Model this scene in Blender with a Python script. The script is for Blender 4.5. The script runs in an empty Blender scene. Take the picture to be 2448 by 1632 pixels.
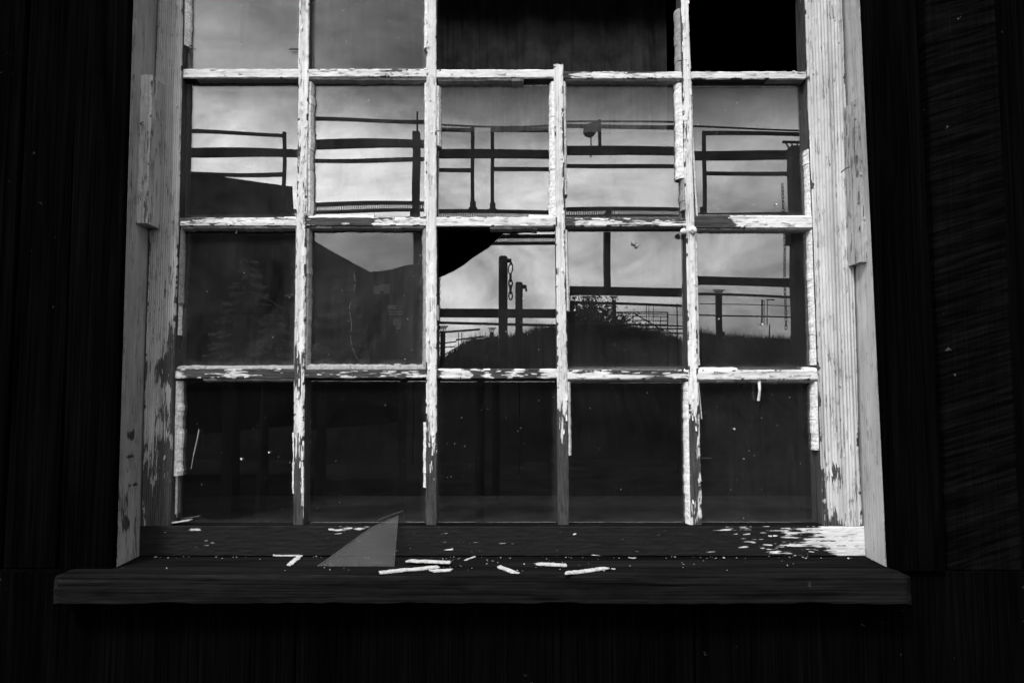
import bpy, bmesh, math, random
from mathutils import Vector, noise as mnoise
R = math.radians
random.seed(7)
sc = bpy.context.scene
C = sc.collection

# ------------------------------------------------------------------ camera
F_PX = 1632.0            # focal length in photograph pixels (24 mm on 36 mm film)
D = 1.18                 # camera to glass
ZC = 1.60
TH = math.atan(0.067)
cam_d = bpy.data.cameras.new('camera'); cam = bpy.data.objects.new('camera', cam_d); C.objects.link(cam)
cam_d.lens = 24.0; cam_d.sensor_width = 36.0; cam_d.clip_start = 0.02; cam_d.clip_end = 2000
cam.location = (0, -D, ZC); cam.rotation_euler = (R(90) + TH, 0, 0)
sc.camera = cam

def W(px, py, y=0.0):
    "point of the photograph -> world point on the plane at depth y"
    a = (px - 1224) / F_PX; b = (816 - py) / F_PX
    dy = math.cos(TH) - b * math.sin(TH); dz = math.sin(TH) + b * math.cos(TH)
    t = (y + D) / dy
    return Vector((a * t, y, ZC + dz * t))
def V(px, py, L):
    "a thing seen mirrored in the flat window: its real place, L metres in front of the glass"
    p = W(px, py, L); return Vector((p.x, -L, p.z))

# ------------------------------------------------------------------ world, sun, exposure
SUN_EL, SUN_AZ = 50.0, -30.0       # in front of the wall, a little to the left
w = bpy.data.worlds.new('World'); sc.world = w; w.use_nodes = True
nt = w.node_tree; N = nt.nodes; Lk = nt.links; N.clear()
def nd(t, **k):
    n = N.new(t)
    for a, b in k.items(): setattr(n, a, b)
    return n
def mth(op, a, b=None, clamp=False):
    n = nd('ShaderNodeMath', operation=op); n.use_clamp = clamp
    for i, v in enumerate((a, b)):
        if v is None: continue
        if isinstance(v, (int, float)): n.inputs[i].default_value = v
        else: Lk.new(v, n.inputs[i])
    return n.outputs[0]
sky = nd('ShaderNodeTexSky', sky_type='NISHITA'); sky.sun_disc = False
sky.sun_elevation = R(SUN_EL); sky.sun_rotation = R(180 + SUN_AZ); sky.dust_density = 3.0; sky.air_density = 1.0
bw = nd('ShaderNodeRGBToBW'); Lk.new(sky.outputs[0], bw.inputs[0])
tc = nd('ShaderNodeTexCoord'); sx = nd('ShaderNodeSeparateXYZ'); Lk.new(tc.outputs['Generated'], sx.inputs[0])
mp = nd('ShaderNodeMapping'); mp.inputs['Scale'].default_value = (1.0, 1.0, 2.4); Lk.new(tc.outputs['Generated'], mp.inputs[0])
cl = nd('ShaderNodeTexNoise'); cl.inputs['Scale'].default_value = 5.0; cl.inputs['Detail'].default_value = 7; cl.inputs['Roughness'].default_value = .55
cl.inputs['Distortion'].default_value = .6
Lk.new(mp.outputs[0], cl.inputs[0])
clr = nd('ShaderNodeMapRange'); clr.inputs[1].default_value = .32; clr.inputs[2].default_value = .68; clr.inputs[3].default_value = .56; clr.inputs[4].default_value = 1.8
Lk.new(cl.outputs[0], clr.inputs[0])
# thick cloud: bright towards the skyline, darker higher up and towards the right
el = nd('ShaderNodeMapRange'); el.interpolation_type = 'SMOOTHSTEP'
el.inputs[1].default_value = .275; el.inputs[2].default_value = .42; el.inputs[3].default_value = 0; el.inputs[4].default_value = .92
Lk.new(sx.outputs[2], el.inputs[0])
az = nd('ShaderNodeMapRange'); az.interpolation_type = 'SMOOTHSTEP'
az.inputs[1].default_value = -.32; az.inputs[2].default_value = .40; az.inputs[3].default_value = 1.5; az.inputs[4].default_value = .62
Lk.new(sx.outputs[0], az.inputs[0])
azd = nd('ShaderNodeMapRange'); azd.interpolation_type = 'SMOOTHSTEP'
azd.inputs[1].default_value = -.44; azd.inputs[2].default_value = -.06; azd.inputs[3].default_value = .60; azd.inputs[4].default_value = 1.0
Lk.new(sx.outputs[0], azd.inputs[0])
hi = nd('ShaderNodeMapRange'); hi.interpolation_type = 'SMOOTHSTEP'     # sky brightened overhead, out of view, added to keep the wall lit
hi.inputs[1].default_value = .52; hi.inputs[2].default_value = .72; hi.inputs[3].default_value = 1.0; hi.inputs[4].default_value = .15
Lk.new(sx.outputs[2], hi.inputs[0])
dk = mth('MULTIPLY', mth('MULTIPLY', el.outputs[0], azd.outputs[0]), hi.outputs[0])
b1 = mth('MULTIPLY', mth('MULTIPLY', clr.outputs[0], mth('SUBTRACT', 1.0, dk)), az.outputs[0])
b2 = mth('MULTIPLY', b1, mth('ADD', mth('MULTIPLY', bw.outputs[0], .55), 4.0))
bgn = nd('ShaderNodeBackground'); bgn.inputs['Strength'].default_value = 0.12
Lk.new(b2, bgn.inputs[0]); wo = nd('ShaderNodeOutputWorld'); Lk.new(bgn.outputs[0], wo.inputs[0])

sl = bpy.data.lights.new('sun', 'SUN'); sl.energy = 1.5; sl.angle = R(11); sl.color = (1, 1, 1)
so = bpy.data.objects.new('sun', sl); C.objects.link(so)
sd = Vector((math.sin(R(SUN_AZ)) * math.cos(R(SUN_EL)), -math.cos(R(SUN_AZ)) * math.cos(R(SUN_EL)), math.sin(R(SUN_EL))))
so.rotation_euler = sd.to_track_quat('Z', 'Y').to_euler(); so.location = sd * 30
sc.view_settings.view_transform = 'Standard'; sc.view_settings.look = 'None'
sc.view_settings.exposure = 1.2; sc.view_settings.gamma = 1
sc.render.engine = 'CYCLES'
sc.cycles.max_bounces = 8; sc.cycles.transparent_max_bounces = 12; sc.cycles.glossy_bounces = 4

# ------------------------------------------------------------------ materials
class MT:
    def __init__(s, name):
        s.m = bpy.data.materials.new(name); s.m.use_nodes = True
        s.t = s.m.node_tree; s.t.nodes.clear(); s.out = s.n('ShaderNodeOutputMaterial')
        s.tc = s.n('ShaderNodeTexCoord')
    def n(s, t, **k):
        x = s.t.nodes.new(t)
        for a, b in k.items(): setattr(x, a, b)
        return x
    def l(s, a, b): s.t.links.new(a, b)
    def sv(s, sock, v):
        if isinstance(v, (int, float)): sock.default_value = v
        elif isinstance(v, tuple): sock.default_value = v
        else: s.l(v, sock)
    def math(s, op, a, b=None, clamp=False):
        x = s.n('ShaderNodeMath', operation=op); x.use_clamp = clamp
        s.sv(x.inputs[0], a)
        if b is not None: s.sv(x.inputs[1], b)
        return x.outputs[0]
    def noise(s, scale, sc1=1.0, detail=5, rough=.6, dist=0.0, off=(0, 0, 0)):
        m = s.n('ShaderNodeMapping'); m.inputs['Scale'].default_value = scale; m.inputs['Location'].default_value = off
        s.l(s.tc.outputs['Object'], m.inputs[0])
        x = s.n('ShaderNodeTexNoise'); x.inputs['Scale'].default_value = sc1; x.inputs['Detail'].default_value = detail
        x.inputs['Roughness'].default_value = rough; x.inputs['Distortion'].default_value = dist
        s.l(m.outputs[0], x.inputs[0]); return x.outputs[0]
    def rng(s, v, a, b, c, d, smooth=False):
        x = s.n('ShaderNodeMapRange'); x.interpolation_type = 'SMOOTHSTEP' if smooth else 'LINEAR'
        s.l(v, x.inputs[0])
        for i, q in zip((1, 2, 3, 4), (a, b, c, d)): s.sv(x.inputs[i], q)
        return x.outputs[0]
    def mix(s, f, a, b):
        x = s.n('ShaderNodeMix', data_type='FLOAT'); s.sv(x.inputs[0], f); s.sv(x.inputs[2], a); s.sv(x.inputs[3], b); return x.outputs[0]
    def bump(s, h, dist, strength=1.0):
        x = s.n('ShaderNodeBump'); x.inputs['Distance'].default_value = dist; x.inputs['Strength'].default_value = strength
        s.l(h, x.inputs['Height']); return x.outputs[0]
    def bsdf(s, col, rough=.8, spec=.3, normal=None):
        b = s.n('ShaderNodeBsdfPrincipled')
        if isinstance(col, (int, float)): b.inputs['Base Color'].default_value = (col, col, col, 1)
        else: s.l(col, b.inputs['Base Color'])
        s.sv(b.inputs['Roughness'], rough); b.inputs['Specular IOR Level'].default_value = spec
        if normal is not None: s.l(normal, b.inputs['Normal'])
        s.l(b.outputs[0], s.out.inputs[0]); return b

def axs(along, across, depth, ax):
    return (across, depth, along) if ax == 'Z' else (along, depth, across)

def painted(name, ax, paint=.80, wood=.045, crack=.5, gs=1.0, ridge=0.0, per=.0055):
    "old paint flaking off weathered wood; the mesh attribute cov says how much paint is left"
    m = MT(name)
    at = m.n('ShaderNodeAttribute', attribute_name='cov').outputs['Fac']
    a = m.noise(axs(22, 330, 330, ax), 1, 6, .62)
    b = m.noise(axs(16, 70, 70, ax), 1, 4, .6, .4, (3, 1, 7))
    v = m.rng(m.math('ADD', m.math('MULTIPLY', a, .5), m.math('MULTIPLY', b, .5)), .33, .67, 0, 1)
    mask = m.math('ADD', m.math('MULTIPLY', m.math('SUBTRACT', at, v), 16), .5, True)
    # grain ridges and hairline cracks in the paint, following the grain
    g = m.noise(axs(3.0 * gs, 420 * gs, 420 * gs, ax), 1, 3, .5, .2, (9, 2, 4))
    c1 = m.noise(axs(14, 300, 300, ax), 1, 4, .55, .3, (5, 5, 1))
    line = m.rng(m.math('ABSOLUTE', m.math('SUBTRACT', c1, .5)), .006, .034, 0, 1)
    seg = m.rng(m.noise(axs(30, 60, 60, ax), 1, 2, .5, 0, (1, 8, 2)), .54, .60, 0, 1)
    seg = m.math('SUBTRACT', 1.0, seg)
    crk = m.math('MAXIMUM', line, seg)
    stain = m.rng(m.noise(axs(9, 30, 30, ax), 1, 5, .65, 0, (2, 2, 9)), .35, .7, 1.05, .72)
    pc = m.math('MULTIPLY', m.math('MULTIPLY', m.rng(g, .3, .62, 1 - .45 * crack, 1.0), stain), paint)
    pc = m.math('MULTIPLY', pc, m.mix(crack, 1.0, m.rng(crk, 0, 1, .02, 1)))
    wc = m.math('MULTIPLY', m.rng(a, .3, .72, .35, 1.9), wood)
    rdg = None
    if ridge:      # hard growth rings standing proud of the soft wood
        sp_ = m.n('ShaderNodeSeparateXYZ'); m.l(m.tc.outputs['Object'], sp_.inputs[0])
        wv = m.math('ADD', m.math('MULTIPLY', sp_.outputs[0], 6.2832 / per), m.math('MULTIPLY', m.noise(axs(1.6, 26, 26, ax), 1, 3, .5, 0, (4, 4, 4)), 9.0))
        rdg = m.rng(m.math('SINE', wv), -1, .1, 0, 1, True)
        fade = m.rng(m.noise(axs(2.5, 18, 18, ax), 1, 2, .5, 0, (8, 3, 1)), .38, .6, .25, 1)
        rdg = m.mix(fade, 1.0, rdg)
        pc = m.math('MULTIPLY', pc, m.rng(rdg, 0, 1, 1 - ridge, 1)); wc = m.math('MULTIPLY', wc, m.rng(rdg, 0, 1, .5, 1.2))
    col = m.mix(mask, wc, pc)
    h = m.math('ADD', m.math('ADD', m.math('MULTIPLY', mask, .55), m.math('MULTIPLY', g, .5)), m.math('ADD', m.math('MULTIPLY', crk, .25), m.math('MULTIPLY', a, .35)))
    if ridge: h = m.math('ADD', h, m.math('MULTIPLY', rdg, .9))
    m.bsdf(col, .75, .2, m.bump(h, .0007)); return m.m

def darkwood(name, ax, base, saw=False, specks=0.0, bd=.0010):
    m = MT(name)
    a = m.noise(axs(3.5, 260, 260, ax), 1, 6, .62, .3)
    b = m.noise(axs(2.2, 26, 26, ax), 1, 5, .6, .8, (4, 2, 1))
    col = m.math('MULTIPLY', m.math('MULTIPLY', m.rng(a, .3, .7, .25, 1.8), m.rng(b, .3, .7, .5, 1.5)), base)
    h = m.math('ADD', a, m.math('MULTIPLY', b, .5))
    if saw:
        m0 = m.n('ShaderNodeMapping'); m0.inputs['Rotation'].default_value = (0, R(16), 0); m.l(m.tc.outputs['Object'], m0.inputs[0])
        mp = m.n('ShaderNodeMapping'); mp.inputs['Scale'].default_value = (9, 9, 150); m.l(m0.outputs[0], mp.inputs[0])
        col = m.math('ADD', m.math('MULTIPLY', col, .35), base * .65)
        x = m.n('ShaderNodeTexNoise'); x.inputs['Scale'].default_value = 1; x.inputs['Detail'].default_value = 4; m.l(mp.outputs[0], x.inputs[0])
        col = m.math('MULTIPLY', col, m.rng(x.outputs[0], .35, .65, .45, 1.7)); h = m.math('ADD', h, m.math('MULTIPLY', x.outputs[0], 1.6))
    if specks:
        sp = m.rng(m.noise((60, 60, 60), 1, 3, .7, 0, (7, 7, 3)), .70, .72, 0, 1)
        gate = m.rng(m.noise((7, 7, 7), 1, 2, .5, 0, (1, 9, 3)), .52, .6, 0, 1)
        col = m.mix(m.math('MULTIPLY', sp, gate), col, specks)
    m.bsdf(col, .9, .0, m.bump(h, bd)); return m.m

def plain(name, col, rough=.7, spec=.0, nsc=40, amt=.35, bd=.0006):
    m = MT(name); a = m.noise((nsc, nsc, nsc), 1, 5, .6)
    m.bsdf(m.math('MULTIPLY', m.rng(a, .3, .7, 1 - amt, 1 + amt), col), rough, spec, m.bump(a, bd)); return m.m

def glass(name, refl=.12, dirt=.05, edge=.35, trans=.85):
    "old window glass: mirror-like skin over clear glass, with a film of dirt (attribute film) thicker along the putty"
    m = MT(name)
    film = m.n('ShaderNodeAttribute', attribute_name='film').outputs['Fac']
    dull = m.n('ShaderNodeAttribute', attribute_name='dull').outputs['Fac']
    eg = m.n('ShaderNodeAttribute', attribute_name='edge').outputs['Fac']     # 1 at the putty, 0 inside
    a = m.noise((9, 9, 9), 1, 6, .65, .8)
    st = m.noise((140, 20, 9), 1, 4, .6, .3, (3, 4, 5))
    fine = m.noise((380, 380, 380), 1, 3, .6)
    amt = m.math('MULTIPLY', film, m.math('MULTIPLY', m.rng(a, .3, .72, .35, 1.9), m.rng(st, .3, .7, .75, 1.25)))
    wob = m.math('ADD', eg, m.math('MULTIPLY', m.math('SUBTRACT', m.noise((60, 60, 60), 1, 4, .6), .5), .9))
    em = m.math('MULTIPLY', m.rng(wob, .62, 1.15, 0, 1, True), m.rng(fine, .35, .6, .35, 1.0))
    sp = m.math('MULTIPLY', m.rng(m.noise((230, 230, 230), 1, 1, .4, 0, (6, 1, 2)), .80, .808, 0, .5), m.rng(a, .45, .55, 0, 1))
    tot = m.math('ADD', m.math('ADD', amt, m.math('MULTIPLY', m.math('MULTIPLY', em, edge), m.math('MAXIMUM', m.math('MULTIPLY', film, 9), .05))), sp, True)
    dif = m.n('ShaderNodeBsdfDiffuse'); dif.inputs[0].default_value = (.7, .7, .7, 1)
    gl = m.n('ShaderNodeBsdfGlossy'); gl.inputs['Roughness'].default_value = .0; gl.inputs[0].default_value = (1, 1, 1, 1)
    tr = m.n('ShaderNodeBsdfTransparent'); tr.inputs[0].default_value = (trans, trans, trans, 1)
    mx = m.n('ShaderNodeMixShader'); mx.inputs[0].default_value = refl
    m.l(m.math('MULTIPLY', m.math('MULTIPLY', m.rng(a, .3, .7, refl * 1.25, refl * .75), m.rng(st, .35, .65, .965, 1.035)), m.math('SUBTRACT', 1.0, dull)), mx.inputs[0])
    m.l(tr.outputs[0], mx.inputs[1]); m.l(gl.outputs[0], mx.inputs[2])
    m2 = m.n('ShaderNodeMixShader'); m.l(m.math('MINIMUM', tot, .8), m2.inputs[0]); m.l(mx.outputs[0], m2.inputs[1]); m.l(dif.outputs[0], m2.inputs[2])
    m.l(m2.outputs[0], m.out.inputs[0]); return m.m

M = {}
M['pz'] = painted('flaking white paint upright', 'Z', .74, .04, .62)
M['px'] = painted('flaking white paint level', 'X', .74, .04, .62)
M['stileL'] = painted('grey weathered paint', 'Z', .36, .035, .6, .8, .32, .0035)  # weathered grey, darkened further in colour for lens falloff at the left
M['stileR'] = painted('ridged white paint', 'Z', .68, .04, .75, .4, .42, .0056)
M['jambL'] = painted('dull paint on reveal', 'Z', .29, .03, .6, .8, .12, .006)  # dull paint taken darker too, standing in for the same lens falloff
M['jambR'] = painted('pale paint on reveal', 'Z', .48, .04, .6, .6, .15, .008)
M['block'] = painted('thin grey paint on block', 'Z', .40, .07, .9, 1.0)
M['rail'] = painted('bare rail with paint flecks', 'X', .75, .0065, .3)
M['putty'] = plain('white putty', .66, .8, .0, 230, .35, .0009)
M['putty_grey_shaded'] = plain('grey and shaded putty', .26, .85, .2, 160, .3, .0006)  # grey putty; on the top strips the underside's shade is in this colour
M['chip'] = plain('paint flake', .42, .7, .0, 260, .4, .0006)
M['chipg'] = plain('grey paint crumb', .28, .8, .0, 120, .8)
M['sill'] = darkwood('dark sill wood', 'X', .0075, specks=.06, bd=.0016)
M['cas'] = darkwood('tarred casing wood', 'Z', .0014)  # wall stains pushed near black; lens falloff and contrast put into colour
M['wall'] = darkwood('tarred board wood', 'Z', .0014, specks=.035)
M['saw'] = darkwood('rough sawn board', 'Z', .0024, saw=True, specks=.06, bd=.002)
M['glass'] = glass('window glass')
M['gedge'] = plain('ground glass edge', .35, .5, .1, 200, .2)
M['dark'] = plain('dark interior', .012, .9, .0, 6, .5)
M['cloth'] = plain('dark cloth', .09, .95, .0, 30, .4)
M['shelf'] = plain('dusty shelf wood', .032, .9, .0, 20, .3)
M['steel'] = plain('dark rusty steel', .018, .7, .08, 12, .4)
M['nail'] = plain('rusty nail', .02, .6, .3, 300, .3)
M['cable'] = plain('dark cable', .02, .8, .0)
M['ground'] = plain('dark gravel ground', .014, .95, .0, 1.5, .5, .02)
M['hill'] = plain('dark scrub hill', .014, .95, .0, .4, .5, .1)
M['leaf'] = plain('dark foliage', .014, .9, .0, 8, .4)
M['fir'] = plain('grey green fir needles', .16, .9, .0, 14, .4)
M['tin'] = plain('dark tar paper', .012, .8, .0, 3, .4)
M['gedge2'] = plain('crack glint', .13, .8, .0, 200, .4)
M['faint'] = plain('faint scratch', .05, .8, .0, 200, .3)
M['pale'] = plain('pale board', .65, .8, .2, 8, .2)

# ------------------------------------------------------------------ helpers
def tag(o, label, cat, group=None, kind=None):
    o['label'] = label
    if cat: o['category'] = cat
    if group: o['group'] = group
    if kind: o['kind'] = kind
    return o
def thing(name, label, cat, loc=(0, 0, 0), group=None):
    o = bpy.data.objects.new(name, None); C.objects.link(o); o.location = loc; o.empty_display_size = .1
    return tag(o, label, cat, group)
def build(name, verts, faces, mat, parent=None, attrs=None, smooth=False, label=None):
    off = Vector(parent['_o']) if parent is not None and '_o' in parent else Vector((0, 0, 0))
    me = bpy.data.meshes.new(name); me.from_pydata([Vector(v) - off for v in verts], [], faces)
    me.materials.append(mat)
    if attrs:
        for k, vals in attrs.items():
            a = me.attributes.new(k, 'FLOAT', 'POINT'); a.data.foreach_set('value', vals)
    if smooth: me.polygons.foreach_set('use_smooth', [True] * len(me.polygons))
    bm = bmesh.new(); bm.from_mesh(me); bmesh.ops.recalc_face_normals(bm, faces=bm.faces); bm.to_mesh(me); bm.free()
    me.update()
    o = bpy.data.objects.new(name, me); C.objects.link(o)
    if parent is not None: o.parent = parent
    if label: o['label'] = label
    return o
class MB:
    def __init__(s): s.v = []; s.f = []
    def box(s, x0, x1, y0, y1, z0, z1):
        i = len(s.v)
        s.v += [(x, y, z) for z in (z0, z1) for y in (y0, y1) for x in (x0, x1)]
        s.f += [tuple(i + k for k in q) for q in ((0, 1, 3, 2), (4, 6, 7, 5), (0, 4, 5, 1), (2, 3, 7, 6), (0, 2, 6, 4), (1, 5, 7, 3))]
    def tube(s, p, q, r, r2=None, n=10):
        p = Vector(p); q = Vector(q); d = (q - p).normalized(); r2 = r if r2 is None else r2
        u = d.orthogonal().normalized(); v = d.cross(u); i = len(s.v)
        for c, rr in ((p, r), (q, r2)):
            for k in range(n):
                a = 2 * math.pi * k / n; s.v.append(c + u * (rr * math.cos(a)) + v * (rr * math.sin(a)))
        for k in range(n): s.f.append((i + k, i + (k + 1) % n, i + n + (k + 1) % n, i + n + k))
        s.f.append(tuple(i + k for k in range(n))[::-1]); s.f.append(tuple(i + n + k for k in range(n)))
    def bar(s, p, q, h, d):
        "level bar of height h and depth d from p to q"
        p = Vector(p); q = Vector(q); i = len(s.v)
        for c in (p, q):
            for a, b in ((-d / 2, -h / 2), (d / 2, -h / 2), (d / 2, h / 2), (-d / 2, h / 2)): s.v.append(c + Vector((0, a, b)))
        for k in range(4): s.f.append((i + k, i + (k + 1) % 4, i + 4 + (k + 1) % 4, i + 4 + k))
        s.f.append((i + 3, i + 2, i + 1, i)); s.f.append((i + 4, i + 5, i + 6, i + 7))
    def ring(s, c, u, v, ru, rv, r, n=14, m=6):
        "closed link with radii ru, rv in the plane u, v"
        c = Vector(c); u = Vector(u); v = Vector(v); w_ = u.cross(v); i = len(s.v)
        for k in range(n):
            a = 2 * math.pi * k / n; ca, sa = math.cos(a), math.sin(a)
            p = c + u * (ru * ca) + v * (rv * sa); d = (u * ca + v * sa).normalized()
            for j in range(m):
                b = 2 * math.pi * j / m; s.v.append(p + d * (r * math.cos(b)) + w_ * (r * math.sin(b)))
        for k in range(n):
            for j in range(m):
                s.f.append((i + k * m + j, i + k * m + (j + 1) % m, i + ((k + 1) % n) * m + (j + 1) % m, i + ((k + 1) % n) * m + j))
    def obj(s, name, mat, parent=None, smooth=False, label=None): return build(name, s.v, s.f, mat, parent, None, smooth, label)
def root(name, label, cat, loc, group=None):
    o = thing(name, label, cat, loc, group); o['_o'] = tuple(loc); ROOTS.append(o); return o
ROOTS = []
def fn(x, s=1.0, o=0.0): return mnoise.noise(Vector((x * s, o, o * .37 + 1.3)))

def interp(tab, s):
    if s <= tab[0][0]: return tab[0][1:]
    for a, b in zip(tab, tab[1:]):
        if s <= b[0]:
            t = (s - a[0]) / max(1e-9, b[0] - a[0]); return tuple(p + (q - p) * t for p, q in zip(a[1:], b[1:]))
    return tab[-1][1:]
CNT = [0]
def member(name, ax, tab, yf, yb, cov, mat, parent, jit=.0006, bev=.0015, step=.0025, nf=4, label=None, ragged=(0, 0), side=.12, lift=.5):
    """a wooden bar along Z or X.  tab: (s, lo, hi) edges along it; cov(s, t): paint left; worn uneven edges"""
    CNT[0] += 1; o = CNT[0] * 3.17
    tab = sorted(tab); s0, s1 = tab[0][0], tab[-1][0]; n = max(2, int((s1 - s0) / step)); vs = []; cv = []; rings = []
    for i in range(n + 1):
        s = s0 + (s1 - s0) * i / n; lo, hi = interp(tab, s)
        j = lambda k: jit * (fn(s, 60, o + k) + .6 * fn(s, 230, o + k * 2.3))
        q1 = max(0, fn(s, 75, o + 40) + .5 * fn(s, 300, o + 41)); q2 = max(0, fn(s, 75, o + 50) + .5 * fn(s, 300, o + 51))
        prof = [(lo, yb, None), (lo, yf + bev + .002, None), (lo + j(1), yf + bev, q1), (lo + bev + j(2), yf + j(5) * .5, q1 * .8)]
        for k in range(1, nf): t = k / nf; prof.append((lo + (hi - lo) * t, yf + j(6 + k) * .6, 0))
        prof += [(hi - bev + j(3), yf + j(4) * .5, q2 * .8), (hi + j(4), yf + bev, q2), (hi, yf + bev + .002, None), (hi, yb, None)]
        e = 0
        if i == 0 and ragged[0]: e = -ragged[0]
        if i == n and ragged[1]: e = ragged[1]
        r = []
        for a, (q, y, ed_) in enumerate(prof):
            ss = s + e * (.5 + .9 * random.random()) if e else s
            r.append(len(vs)); vs.append((q, y, ss) if ax == 'Z' else (ss, y, q)); 
            c0 = cov(s, max(0, min(1, (q - lo) / (hi - lo)))); cv.append(side if ed_ is None else c0 - ed_ * 1.1)
        rings.append(r)
    m = len(rings[0]); fs = []
    for a, b in zip(rings, rings[1:]):
        for k in range(m): fs.append((a[k], a[(k + 1) % m], b[(k + 1) % m], b[k]))
    fs.append(tuple(rings[0])); fs.append(tuple(rings[-1][::-1]))
    # flakes of paint lifting off the face along the grain
    rr = random.Random(CNT[0]); s = s0 + .01
    while s < s1 - .015:
        lo, hi = interp(tab, s); t = rr.uniform(.06, .9); c0 = cov(s, t); ln = rr.uniform(.004, .016); s += rr.uniform(.002, .010) / max(.2, lift * (hi - lo) / .017)
        if rr.random() > (1.0 if .25 < c0 < .93 else .25 if c0 >= .93 else .08): continue
        wd = rr.uniform(.0010, .0034); q = lo + (hi - lo) * t; up = rr.uniform(.0006, .0026); sd_ = rr.choice((-1, 1)); tw = rr.uniform(-.0012, .0012)
        if q + wd > hi + .001: continue
        i0 = len(vs); K_ = 4
        for k in range(K_ + 1):
            u = k / K_; lift_ = up * (u ** 1.8 if sd_ > 0 else (1 - u) ** 1.8); nar = 1 - .35 * abs(2 * u - 1) * rr.uniform(.3, 1.3)
            for e_, th_ in ((0, 0), (1, 0), (1, .00035), (0, .00035)):
                qq = q + wd * (.5 + (e_ - .5) * nar) + tw * u; yy0 = yf - .0002 - lift_ * (.6 + .5 * e_) - th_; ss = s + ln * u
                vs.append((qq, yy0, ss) if ax == 'Z' else (ss, yy0, qq)); cv.append(1.3)
        for k in range(K_):
            a_ = i0 + k * 4; b_ = a_ + 4
            for m_ in range(4): fs.append((a_ + m_, a_ + (m_ + 1) % 4, b_ + (m_ + 1) % 4, b_ + m_))
        fs.append((i0, i0 + 1, i0 + 2, i0 + 3)); fs.append((i0 + K_ * 4 + 3, i0 + K_ * 4 + 2, i0 + K_ * 4 + 1, i0 + K_ * 4))
    return build(name, vs, fs, mat, parent, {'cov': cv}, False, label)

# ================================================================== THE WINDOW
YF = -.018          # front of bars
WLABEL = 'large wooden window of twenty panes in four rows with flaking white paint, set in a dark wall'
win = root('window', WLABEL, 'window', (0, 0, W(1224, 1329, -.02).z))

def vtab(rows, y):      # rows: (py, pxl, pxr) -> (z, xl, xr)
    out = []
    for py, a, b in rows:
        p = W(a, py, y); q = W(b, py, y); out.append((p.z, p.x, q.x))
    return out
def htab(rows, y):      # rows: (px, pyt, pyb) -> (x, zb, zt)
    out = []
    for px, t, b in rows:
        p = W(px, t, y); q = W(px, b, y); out.append((p.x, q.z, p.z))
    return out
def ztop(y): return W(1224, y, YF).z
def vcov(tab):          # tab of (photo y, left, middle, right coverage)
    tt = sorted((ztop(y), a, b, c) for y, a, b, c in tab)
    def f(s, t):
        a, b, c = interp(tt, s); return a + (b - a) * t * 2 if t < .5 else b + (c - b) * (t - .5) * 2
    return f
def xw(px): return W(px, 816, YF).x
def hcov(tab):          # tab of (photo x, bottom, top coverage)
    tt = sorted((xw(x), a, b) for x, a, b in tab)
    def f(s, t): a, b = interp(tt, s); return a + (b - a) * t
    return f

VM = [  # vertical bars: photo y, left, right
 [(-40, 719, 741), (0, 718, 739), (190, 713.6, 737.5), (560, 708, 732), (880, 703, 728), (1256, 701, 725)],
 [(-40, 1020, 1043), (190, 1019, 1043), (560, 1018, 1043.6), (880, 1018, 1044), (1256, 1018, 1044)],
 [(158, 1324, 1347), (560, 1329, 1351), (900, 1332, 1357), (1256, 1335, 1361)],
 [(-40, 1625, 1645), (0, 1626, 1646), (60, 1628, 1648), (190, 1630, 1653), (400, 1636, 1657), (560, 1641, 1662), (890, 1646, 1670), (1256, 1652, 1679)]]
VC = [
 [(-40, .9, 1, 1), (190, .85, .95, .8), (360, .5, .9, .9), (520, .8, .85, .5), (620, .8, .95, .8), (800, .8, .9, .7), (850, .1, .3, .5), (900, .3, .6, .6), (1000, .8, .85, .8), (1060, .3, .45, .75), (1130, .1, .25, .9), (1200, .05, .12, .8), (1256, .05, .1, .3)],
 [(-40, .9, 1, 1), (700, .9, 1, 1), (860, .8, .8, .85), (960, .6, .75, .85), (1060, .55, .75, .8), (1090, .2, .5, .4), (1130, .1, .35, .3), (1200, .1, .15, .1), (1256, .3, .1, .2)],
 [(155, 1, 1, .9), (300, .95, 1, .3), (560, .95, 1, .55), (860, .9, .9, .7), (960, .8, .6, .6), (1010, .3, .5, .2), (1080, .05, .2, .1), (1256, .03, .06, .25)],
 [(-40, .8, 1, 1), (60, .3, .9, 1), (160, .35, .9, .9), (300, .7, .7, 1), (420, .5, .8, 1), (560, 1, .95, 1), (700, .9, .9, .7), (860, .8, .75, .7), (960, .75, .7, .8), (1030, .2, .35, .7), (1100, .25, .15, .7), (1180, .3, .15, .75), (1256, .5, .3, .6)]]
for i in range(4):
    o = member('upright_bar', 'Z', vtab(VM[i], YF), YF, .012, vcov(VC[i]), M['pz'], win, jit=.0008, ragged=(0, .004 if i == 2 else 0),
               label='upright bar broken off above the second row' if i == 2 else None)

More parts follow.
